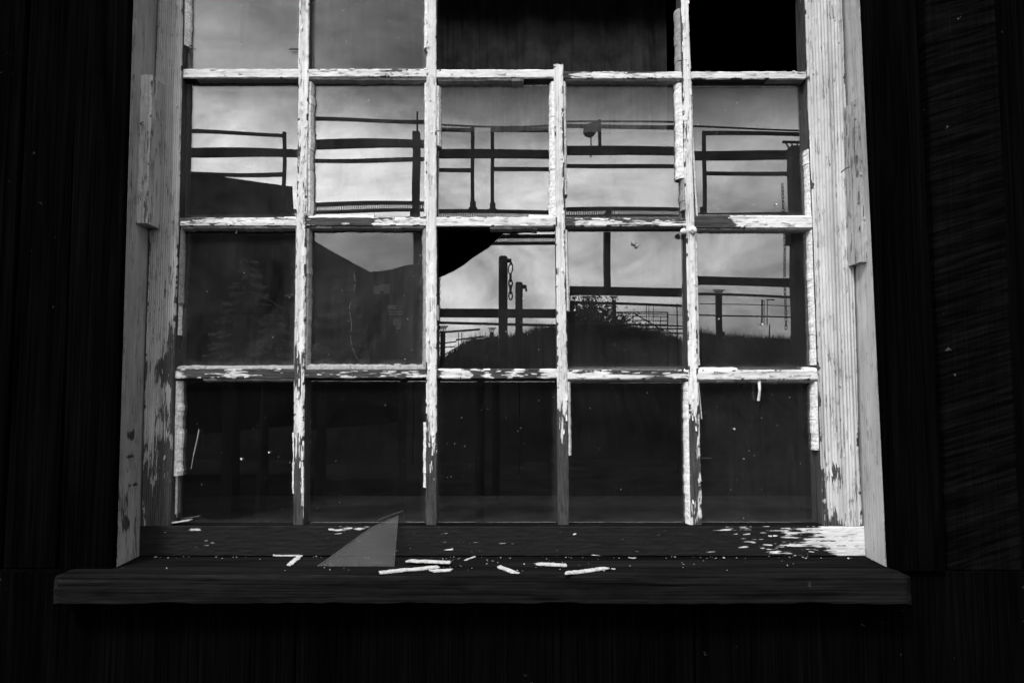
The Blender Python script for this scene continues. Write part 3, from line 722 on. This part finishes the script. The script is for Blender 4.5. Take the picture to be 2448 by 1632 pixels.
# the shard that fell out of the broken pane, leaning on the bottom rail
pts = [(758, 1352), (942, 1353), (952, 1231), (925, 1243), (893, 1257), (860, 1278), (832, 1299), (800, 1322), (778, 1338)]
base = on_sill(850, 1352); topd = W(952, 1231, YS - .003)
A = on_sill(758, 1352); B = on_sill(942, 1353); A.z += .0008; B.z += .0008; nrm = (B - A).cross(topd - A).normalized()
if nrm.y > 0: nrm = -nrm
def hit(px, py):
    o_ = Vector((0, -D, ZC)); d = (W(px, py, 0) - o_); t = (A - o_).dot(nrm) / d.dot(nrm); return o_ + d * t
q = [hit(*p) for p in pts]; mid = sum(q, Vector()) / len(q); n = len(q)
vs = [p - mid for p in q] + [p - mid - nrm * .0025 for p in q]
fs = [tuple(range(n)), tuple(range(2 * n - 1, n - 1, -1))] + [(i, (i + 1) % n, n + (i + 1) % n, n + i) for i in range(n)]
M['shard'] = glass('dusty shard glass', .011, .05, .3)
sh = build('glass_shard', vs, fs, M['shard'], None, {'film': [.014] * (2 * n), 'edge': [0.0] * (2 * n)}); sh.location = mid
sh.data.materials.append(M['gedge'])
for p_ in sh.data.polygons:
    if len(p_.vertices) == 4: p_.material_index = 1
tag(sh, 'curved triangular shard of glass standing on the sill and leaning on the bottom rail', 'glass shard')

# ================================================================== SHED WALL AND ROOM BEHIND
shed = root('shed', 'dark tarred board wall of a wooden shed around the window, with its unlit room behind', 'shed', (0, 0, 0))
zb = zsf - .008
# boards below the window
edges = [-1.5, W(-20, 1500, -.09).x, W(708, 1500, -.09).x, W(1660, 1500, -.09).x, W(2500, 1500, -.09).x, 1.5]
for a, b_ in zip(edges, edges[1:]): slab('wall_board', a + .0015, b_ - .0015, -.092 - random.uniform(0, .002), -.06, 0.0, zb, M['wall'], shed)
# boards left and right of the casings
xc = xa - .022
b0 = [xc - .0, W(30, 816, -.06).x, -1.5]
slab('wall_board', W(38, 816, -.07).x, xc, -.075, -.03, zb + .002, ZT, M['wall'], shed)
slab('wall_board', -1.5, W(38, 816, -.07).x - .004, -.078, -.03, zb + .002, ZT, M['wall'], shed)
xr = W(2232, 816, YJ - .004).x + .012
slab('wall_board', xr, W(2412, 816, -.08).x, -.086, -.03, zb + .002, ZT, M['saw'], shed, label='rough sawn board right of the window', jit=.002)
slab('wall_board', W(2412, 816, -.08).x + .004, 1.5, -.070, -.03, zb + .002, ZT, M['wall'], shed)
b = MB()      # sheathing behind the boards, with the window opening left free
ox0 = W(330, 816, -.02).x - .01; ox1 = W(2075, 816, -.02).x + .01
b.box(-1.5, ox0, -.028, .02, 0, ZT + .5); b.box(ox1, 1.5, -.028, .02, 0, ZT + .5); b.box(ox0, ox1, .031, .06, 0, zsb - .004)
b.obj('sheathing', M['dark'], shed)
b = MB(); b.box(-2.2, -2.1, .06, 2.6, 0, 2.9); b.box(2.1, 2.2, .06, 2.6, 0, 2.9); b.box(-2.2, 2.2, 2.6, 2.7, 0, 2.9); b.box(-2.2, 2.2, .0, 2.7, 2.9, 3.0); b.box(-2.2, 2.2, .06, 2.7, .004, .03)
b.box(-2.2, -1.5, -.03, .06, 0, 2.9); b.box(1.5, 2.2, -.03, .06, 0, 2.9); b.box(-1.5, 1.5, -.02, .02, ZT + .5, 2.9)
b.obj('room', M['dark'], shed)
# sash continues upwards out of the picture: a top rail closes it
b = MB(); b.box(ox0, ox1, -.02, .02, W(1224, -60, 0).z, ZT + .5); b.obj('top_rail', M['px'], win)

# inside: bench top seen through the lowest panes, cloth hanging behind the missing panes
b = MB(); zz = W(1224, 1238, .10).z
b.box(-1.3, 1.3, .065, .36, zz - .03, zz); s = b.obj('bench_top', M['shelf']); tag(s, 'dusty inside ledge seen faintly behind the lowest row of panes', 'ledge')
def curtain(name, x0, x1, z0, z1, y, label, folds=60, amp=.012):
    vs = []; fs = []; n = folds * 5; m = 24; o = CNT[0] * 1.1
    for j in range(m + 1):
        v = j / m
        for i in range(n + 1):
            u = i / n; x = x0 + (x1 - x0) * u
            yy_ = y + amp * (fn(x, 26, 3 + v * .8) + .8 * fn(x + .05 * v, 70, 8 + v) + .4 * fn(x, 160, 2 + v))
            vs.append((x, yy_, z0 + (z1 - z0) * v))
    for j in range(m):
        for i in range(n): a = j * (n + 1) + i; fs.append((a, a + 1, a + n + 2, a + n + 1))
    f2 = len(vs); vs += [(x, yy_ + .002, z) for x, yy_, z in vs]; fs += [tuple(k + f2 for k in f[::-1]) for f in fs]
    ob = build(name, vs, fs, M['cloth'], None, None, True); return tag(ob, label, 'cloth')
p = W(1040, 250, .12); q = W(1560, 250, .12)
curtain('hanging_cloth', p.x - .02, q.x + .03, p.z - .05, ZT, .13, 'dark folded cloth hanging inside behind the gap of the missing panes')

# ================================================================== THE YARD MIRRORED IN THE GLASS
gr = MB(); gr.v = [(-400, 40, 0), (400, 40, 0), (400, -600, 0), (-400, -600, 0)]; gr.f = [(0, 1, 2, 3)]
tag(gr.obj('ground', M['ground']), 'dark gravel yard in front of the shed', None, None, 'structure')
# scrub hill beyond the yard
HX = [(-1200, 845), (200, 835), (700, 825), (1000, 800), (1063, 752), (1160, 745), (1263, 722), (1310, 738), (1370, 770), (1450, 782), (1520, 790), (1600, 803), (1680, 832), (1760, 838), (1960, 842), (2600, 835), (3600, 845)]
Lh = 24; vs = []; fs = []; cols = []
hn = 1100
for i in range(hn + 1):
    px = -1200 + 4800 * i / hn; py = interp(HX, px)[0]; p = V(px, py, Lh); h = p.z + .07 * fn(px, .05, 3) + .04 * fn(px, .3, 9)
    col = []
    for k, (dy, hh) in enumerate(((10, 0.0), (7, .3), (3.5, .75), (1.2, .97), (0, 1), (-4, .9), (-20, .5), (-70, 0))):
        col.append(len(vs)); vs.append((p.x * (Lh - dy * .4) / Lh, -Lh + dy, max(-.1, h * hh + (.08 * fn(px, .07, k * 2.2) if 0 < hh < 1 else 0))))
    cols.append(col)
for a, b_ in zip(cols, cols[1:]):
    for k in range(7): fs.append((a[k], a[k + 1], b_[k + 1], b_[k]))
tag(build('hill', vs, fs, M['hill']), 'low dark scrub covered hill beyond the yard', None, None, 'structure')

# slack cable strung over the yard
b = MB(); pv = None
for i in range(61):
    px = 1010 + 1400 * i / 60; p = V(px, 296 + 14 * i / 60 + 4 * math.sin(i * .21), 9.6)
    if pv is not None: b.tube(pv, p, .017, None, 6)
    pv = p
tag(b.obj('cable', M['cable']), 'thin slack cable strung just above the top rail of the walkway', 'cable')
rnd = random.Random(4); b = MB()
for i in range(9000):
    px = rnd.uniform(860, 2150); py = interp(HX, px)[0]; p = V(px, py, Lh); d = rnd.uniform(-.8, .9); h = abs(rnd.gauss(0, .09)) + .04; h *= 1 + 1.2 * max(0, fn(px, .02, 5))
    base_ = Vector((p.x, p.y + d, p.z - .10 - .03 * abs(d))); t_ = base_ + Vector((rnd.gauss(0, .05), rnd.gauss(0, .05), h + .1)); w_ = rnd.uniform(.004, .012); i0 = len(b.v)
    b.v += [base_ - Vector((w_, 0, 0)), base_ + Vector((w_, .004, 0)), t_]; b.f.append((i0, i0 + 1, i0 + 2))
o = b.obj('scrub', M['leaf']); tag(o, 'dry grass and scrub along the crest of the bank', None, None, 'stuff')
# raised steel walkway with railings
Lw = 7.9
S = (Lw + D) / F_PX                 # metres per photo pixel at the walkway
wk = root('walkway', 'raised dark steel walkway with pipe railings crossing the yard, mirrored in the upper panes', 'walkway', (0, -Lw, 0))
def pt(px, py, dy=0.0): p = V(px, py, Lw); p.y += dy; return p
b = MB(); b.bar(pt(-300, 362), pt(2900, 374), 20 * S, .06); b.obj('handrail_beam', M['steel'], wk)
def panel(x0, x1, yt, ym, yb, l=True, r=True):
    b = MB(); q = 4.3 * S
    b.bar(pt(x0, yt), pt(x1, yt + (x1 - x0) * .006), 8.5 * S, .04); b.bar(pt(x0, ym), pt(x1, ym + (x1 - x0) * .006), 8.5 * S, .04)
    for f, x in ((l, x0), (r, x1)):
        if f:
            a = pt(x, yt, .001); c = pt(x, yb, .001); b.box(a.x - q, a.x + q, a.y - .02, a.y + .02, c.z, a.z + q)
            b.box(c.x - q * 1.6, c.x + q * 1.6, a.y - .03, a.y + .03, c.z, c.z + .11)
            b.box(c.x - q * 2.4, c.x + q * 2.4, a.y - .05, a.y + .05, c.z - .01, c.z + .02)
    b.obj('railing', M['steel'], wk)
panel(-250, 680, 312, 412, 505, True, True); panel(724, 1129, 308, 404, 503, False); panel(1176, 1640, 309, 404, 506); panel(1684, 2140, 317, 412, 510); panel(2190, 2700, 320, 414, 512)
b = MB(); b.bar(pt(-300, 501), pt(2900, 514), 9 * S, .03); b.bar(pt(-300, 518), pt(2900, 531), 6 * S, .06)
x = -300.0
while x < 2900:
    y0 = 501 + (x + 300) / 3200 * 13; a = pt(x, y0 + 4); c = pt(x, y0 + 15); b.box(a.x - .0065, a.x + .0065, a.y - .004, a.y + .004, c.z, a.z); x += 4.2
b.obj('deck_edge', M['steel'], wk)
b = MB(); b.bar(pt(-300, 676), pt(2900, 712), 19 * S, .12); b.obj('lower_beam', M['steel'], wk)
for px in (150, 1449, 2500):
    b = MB(); a = pt(px, 515, .002); c = pt(px, 700, .002); b.box(a.x - 7 * S, a.x + 7 * S, a.y - .07, a.y + .07, c.z, a.z); b.obj('strut', M['steel'], wk)
for px in (-250, 560, 2680):
    b = MB(); a = pt(px, 700, .002); b.box(a.x - .08, a.x + .08, a.y - .09, a.y + .09, 0, a.z); b.obj('leg', M['steel'], wk)

def chainmesh(b, top, bottom, lk=.056, r=.0048, wd=.0155):
    z = top.z; k = 0
    while z - lk > bottom.z:
        u = Vector((1, 0, 0)) if k % 2 else Vector((.35, 1, 0)).normalized()
        b.ring((top.x, top.y, z - lk / 2), u, Vector((0, 0, 1)), wd * .9, lk / 2 + r * .4, r, 12, 5); z -= lk * .78; k += 1
def steel_post(px0, px1, pytop, L, label, mast=None, chain=None):
    s = (L + D) / F_PX; xm = (px0 + px1) / 2; t = V(xm, pytop, L); hw = (px1 - px0) / 2 * s
    r = root('steel_post', label, 'post', (t.x, t.y, 0), 'heavy steel posts by the walkway')
    b = MB(); b.box(t.x - hw, t.x + hw, t.y - hw, t.y + hw, 0, t.z); b.obj('shaft', M['steel'], r)
    b = MB()
    for dx in (() if mast else (-1.6, -.6, .4, 1.3)): b.tube((t.x + dx * hw * .6, t.y, t.z - .02), (t.x + dx * hw, t.y, t.z + 14 * s), 2.0 * s)
    zc_ = t.z + (26 if mast else 14) * s; b.bar((t.x - hw * 2.0, t.y, zc_), (t.x + hw * 2.0, t.y, zc_), 4 * s, .05)
    if mast: b.tube((t.x + hw * .3, t.y, t.z), (t.x + hw * .3, t.y, t.z + 52 * s), 2.6 * s)
    b.obj('head', M['steel'], r)
    b = MB(); zp = V(xm, 555, L).z; b.box(t.x - hw * 1.55, t.x + hw * .98, t.y - hw * 1.2, t.y + hw * 1.02, zp - 60 * s, zp + 30 * s); b.obj('bracket', M['steel'], r)
    if chain:
        a = V(chain[0], chain[1], L - .2); c = V(chain[0], chain[2], L - .2)
        b = MB(); chainmesh(b, a, c); k = b.obj('chain', M['steel']); k.location = (0, 0, 0)
        tag(k, chain[3], 'chain')
steel_post(1884, 1915, 352, 7.2, 'square steel post with a T shaped head, mirrored at the right edge of the window', None, (1869, 436, 818, 'steel chain hanging beside the right steel post'))
steel_post(962, 980, 335, 7.2, 'slimmer square steel post with a mast on its head, mirrored left of the middle', True, (996, 560, 835, 'steel chain mirrored at the left edge of the broken pane'))
# hoist hanging from the railing
h = root('hoist', 'small chain hoist with a round drum hanging from the top rail of the walkway', 'hoist', pt(1404, 310, -.1))
b = MB(); c = pt(1404, 327, .1); b.tube(c + Vector((0, -.05, 0)), c + Vector((0, .05, 0)), 15 * S, None, 24); b.box(c.x + 4 * S, c.x + 26 * S, c.y - .05, c.y + .05, c.z, c.z + 20 * S); b.obj('drum', M['steel'], h)
b = MB(); a = pt(1427, 300, .09); c2 = pt(1429, 378, .09); b.box(a.x - 3.5 * S, a.x + 3.5 * S, a.y - .02, a.y + .02, c2.z, a.z); b.obj('hanger', M['steel'], h)
b = MB(); chainmesh(b, pt(1407, 340, .1), pt(1407, 393, .1), .03, .004, .010); b.obj('hook_chain', M['steel'], h)
# pipe bollards with hooks and chain
def pipe_post(px, wpx, pytop, L, label, chain):
    s = (L + D) / F_PX; t = V(px, pytop, L); r_ = wpx / 2 * s
    r = root('pipe_post', label, 'post', (t.x, t.y, 0), 'capped pipe posts')
    b = MB(); b.tube((t.x, t.y, 0), (t.x, t.y, t.z - .02), r_, None, 24); b.tube((t.x, t.y, t.z - .02), (t.x, t.y, t.z), r_, r_ * .8, 24); b.obj('pipe', M['steel'], r)
    b = MB(); b.tube((t.x, t.y, t.z - 11 * s), (t.x + r_ + 9 * s, t.y, t.z - 11 * s), 5 * s, None, 14); b.tube((t.x + r_ + 7 * s, t.y, t.z - 11 * s), (t.x + r_ + 9 * s, t.y, t.z - 22 * s), 2.5 * s, None, 10); b.obj('hook', M['steel'], r)
    if chain:
        b = MB(); a = Vector((t.x + r_ + 7 * s, t.y, t.z - 17 * s))
        b.ring(a - Vector((0, 0, 14 * s)), Vector((1, 0, 0)), Vector((.1, 0, 1)).normalized(), 5 * s, 14 * s, 1.6 * s, 16, 6)
        chainmesh(b, a - Vector((.0, 0, 26 * s)), a - Vector((0, 0, 100 * s)), 19 * s, 2.0 * s, 4.6 * s)
        k = b.obj('chain', M['steel']); tag(k, 'heavy chain hooked to the taller pipe post, mirrored in the broken pane', 'chain')
pipe_post(1150, 22, 556, 6.8, 'taller round pipe post with a chain on its hook, mirrored in the broken pane', True)
pipe_post(1186, 18, 617, 8.9, 'shorter round pipe post with a bare hook, mirrored in the broken pane', False)

# lift towers receding across the yard, cables between them
def tower(px, pytop, wpx, L, label):
    s = (L + D) / F_PX; t = V(px, pytop, L); k = wpx / 12.
    r = root('lift_tower', label, 'tower', (t.x, t.y, 0), 'cable lift towers')
    b = MB(); b.box(t.x - 6 * s * k, t.x + 6 * s * k, t.y - 6 * s * k, t.y + 6 * s * k, 0, t.z - 13 * s * k); b.box(t.x + 5 * s * k, t.x + 11 * s * k, t.y - .1, t.y + .1, 0, t.z - 100 * s * k); b.obj('mast', M['steel'], r)
    b = MB()
    for dx in (-8, -3, 2, 7): b.tube((t.x + dx * .6 * s * k, t.y, t.z - 15 * s * k), (t.x + dx * s * k, t.y, t.z), 1.0 * s * k, None, 6)
    b.bar((t.x - 13 * s * k, t.y, t.z), (t.x + 13 * s * k, t.y, t.z), 2.2 * s * k, .12); b.bar((t.x - 9 * s * k, t.y, t.z - 4 * s * k), (t.x + 9 * s * k, t.y, t.z - 4 * s * k), 1.8 * s * k, .1)
    b.obj('crossarm', M['steel'], r)
tower(1717, 724, 12, 20, 'largest lift tower, mirrored in the right pane of the third row')
tower(1466, 709, 9, 27, 'lift tower beside the bush, mirrored in the fourth pane of the third row')
tower(1116, 722, 9, 27, 'lift tower mirrored in the broken pane, left of the pipe posts')
tower(999, 718, 11, 22, 'lift tower mirrored at the far left of the broken pane')
def lines(name, L, segs, label, cat, verts=()):
    s = (L + D) / F_PX; z = V(segs[0][0], segs[0][1], L); r = root(name, label, cat, (z.x, z.y, 0))
    for x0, y0, x1, y1, t in segs:
        b = MB(); b.tube(V(x0, y0, L), V(x1, y1, L), t / 2 * s, None, 8); b.obj('rail', M['steel'], r)
    for x, y0, y1, t in verts:
        b = MB(); a = V(x, y0, L); c = V(x, y1, L); b.tube(a, (c.x, c.y, 0 if y1 > 900 else c.z), t / 2 * s, None, 8); b.obj('upright', M['steel'], r)
lines('pipe_fence', 12, [(600, 700, 1980, 740, 6.5), (1250, 742, 2600, 780, 2), (1380, 772, 2600, 808, 3.6)], 'three pipe rails running along under the walkway', 'fence',
      [(1240, 720, 999, 5), (1620, 725, 999, 3), (2100, 740, 999, 5)])
lines('stair_railing', 15, [(1472, 746, 1597, 746.5, 3), (1450, 755, 1600, 757, 2), (1472, 765, 1597, 767, 2), (1480, 773, 1597, 776, 2), (1490, 784, 1640, 786, 3.4), (1597, 795, 1640, 797, 4), (1513, 748, 1590, 792, 3), (1480, 776, 1530, 748, 2)],
      'distant stair railing of thin pipes, mirrored in the fourth pane of the third row', 'railing', [(1545, 728, 800, 1.6), (1551, 728, 800, 1.6), (1562, 730, 800, 1.6), (1580, 758, 800, 2), (1597, 746, 999, 3), (1512, 750, 800, 2)])
lines('scaffold', 14, [(982, 735, 1090, 727, 5), (982, 762, 1034, 756, 3), (982, 772, 1030, 768, 3), (1032, 752, 1100, 744, 4), (982, 800, 1040, 768, 3), (982, 812, 1060, 795, 2)],
      'jumble of pipe rails mirrored in the lower left of the broken pane', 'frame', [(1038, 735, 999, 2), (1046, 735, 999, 2), (990, 745, 999, 4)])
lines('ladder_rack', 12, [(1830, 745, 1850, 745, 3)], 'narrow upright frame on the pipe fence, mirrored in the right pane', 'rack', [(1819, 745, 805, 4), (1824, 745, 805, 2), (1832, 745, 805, 2), (1838, 803, 850, 3)])

# dark building at the left of the yard, roof falling to the right
Lb_ = 11.0
prof = [(-900, 250), (200, 372), (436, 408), (700, 445), (704, 543), (716, 550), (759, 575), (814, 604), (844, 619), (894, 616), (930, 608), (961, 605), (963, 1000)]
bl = root('storage_building', 'dark tar papered building with a sloping roof, mirrored in the left panes', 'building', (V(300, 900, Lb_).x, -Lb_, 0))
vs = []; fs = []
for y in (0, 1.1):
    for px, py in prof: p = V(px, py, Lb_ + y); vs.append((p.x, p.y, max(0, p.z)))
    p = V(-900, 900, Lb_ + y); vs.append((p.x, p.y, 0))
n = len(prof) + 1; fs = [tuple(range(n)), tuple(range(2 * n - 1, n - 1, -1))] + [(i, (i + 1) % n, n + (i + 1) % n, n + i) for i in range(n)]
build('wall', vs, fs, M['tin'], bl)
for px, py, w_, hh in ((862, 662, 16, 20), (877, 656, 12, 14), (888, 660, 14, 24), (900, 700, 22, 20), (908, 716, 36, 3), (910, 722, 36, 3), (914, 740, 20, 18), (916, 754, 12, 8)):
    p = V(px, py, Lb_ - .03); s = (Lb_ + D) / F_PX; b = MB(); b.box(p.x - w_ / 2 * s, p.x + w_ / 2 * s, p.y, p.y + .03, p.z - hh / 2 * s, p.z + hh / 2 * s); b.obj('panel', M['pale'], bl)

# bushes: stems with many small leaves
def bush(px, py, L, wpx, hpx, label, dens=900, leaf=.035):
    s = (L + D) / F_PX; t = V(px, py, L); rw = wpx / 2 * s; rh = hpx * s
    r = root('bush', label, 'bush', (t.x, t.y, 0), 'bushes on the far side of the yard')
    b = MB(); rnd = random.Random(int(px)); z0 = max(.2, t.z - rh); tips = []
    for k in range(110):
        a = rnd.uniform(0, 2 * math.pi); q = rw * math.sqrt(rnd.random()); top = Vector((t.x + q * math.cos(a), t.y + q * math.sin(a) * .6, z0 + rh * (1 - .6 * (q / rw) ** 2) * rnd.uniform(.6, 1.02)))
        root_ = Vector((t.x + .25 * q * math.cos(a), t.y, max(0, z0 - 1.2))); m_ = (root_ + top) / 2 + Vector((rnd.uniform(-.2, .2), 0, .2)); b.tube(root_, m_, .02, .012, 5); b.tube(m_, top, .012, .004, 5); tips.append((m_, top))
    b.obj('stems', M['steel'], r); b = MB()
    for k in range(dens):
        m_, top = rnd.choice(tips); c = m_.lerp(top, rnd.uniform(.1, 1)) + Vector((rnd.gauss(0, .12), rnd.gauss(0, .12), rnd.gauss(0, .10)))
        u = Vector((rnd.gauss(0, 1), rnd.gauss(0, 1), rnd.gauss(0, 1))).normalized(); v = u.orthogonal().normalized(); l = leaf * rnd.uniform(.6, 1.4); i = len(b.v)
        b.v += [c - u * l, c + v * l * .5, c + u * l, c - v * l * .5]; b.f.append((i, i + 1, i + 2, i + 3))
    b.obj('leaves', M['leaf'], r)
bush(1395, 690, 23, 230, 120, 'loose dark bush in front of the hill, mirrored beside the fourth upright bar', 9000, .045)
bush(1285, 722, 23.5, 150, 60, 'lower dark bush left of the loose one', 5000, .034)
bush(1510, 762, 22.5, 170, 60, 'low dense bush under the distant stair railing', 5000, .034)
bush(1050, 790, 22.8, 70, 50, 'small bush under the jumble of pipe rails', 1500, .03)

# fir trees standing before the dark building
def fir(px, py, L, wpx, label):
    s = (L + D) / F_PX; t = V(px, py, L); rw = wpx / 2 * s; H = t.z; rnd = random.Random(int(px))
    r = root('fir_tree', label, 'tree', (t.x, t.y, 0), 'fir trees before the dark building')
    b = MB(); b.tube((t.x, t.y, 0), (t.x, t.y, H), .09, .01, 8); b.obj('trunk', M['steel'], r); b = MB(); z = H - .05
    while z > 1.75:
        u = (H - z) / (H - 1.6); rad = rw * u ** .85 + .05
        for k in range(int(7 + 8 * u)):
            a = rnd.uniform(0, 6.283); rr_ = rad * rnd.uniform(.7, 1.1); d = Vector((math.cos(a), math.sin(a), 0)); sd_ = Vector((-d.y, d.x, 0)); m = 9
            for q in range(m):
                f = (q + .6) / m; c = Vector((t.x, t.y, z)) + d * (rr_ * f) + Vector((0, 0, -.28 * rr_ * f + .10 * rr_ * f * f)); w_ = .16 * rr_ * (1 - .6 * f) + .02
                for sg in (-1, 1):
                    e = c + sd_ * (sg * w_ * rnd.uniform(.7, 1.2)) + d * .06 + Vector((0, 0, rnd.uniform(-.06, .0))); i = len(b.v)
                    b.v += [c, c + d * .05 + Vector((0, 0, .015)), e, c - d * .02]; b.f.append((i, i + 1, i + 2, i + 3))
        z -= rnd.uniform(.10, .20) * (.6 + u)
    b.obj('crown', M['fir'], r)
fir(775, 628, 8.2, 210, 'fir tree mirrored dimly in the second pane of the third row')
fir(575, 560, 8.0, 260, 'taller fir tree mirrored dimly in the left pane of the third row')
fir(640, 690, 7.6, 150, 'small fir tree between the two larger ones')

for o in ROOTS:
    if '_o' in o: del o['_o']
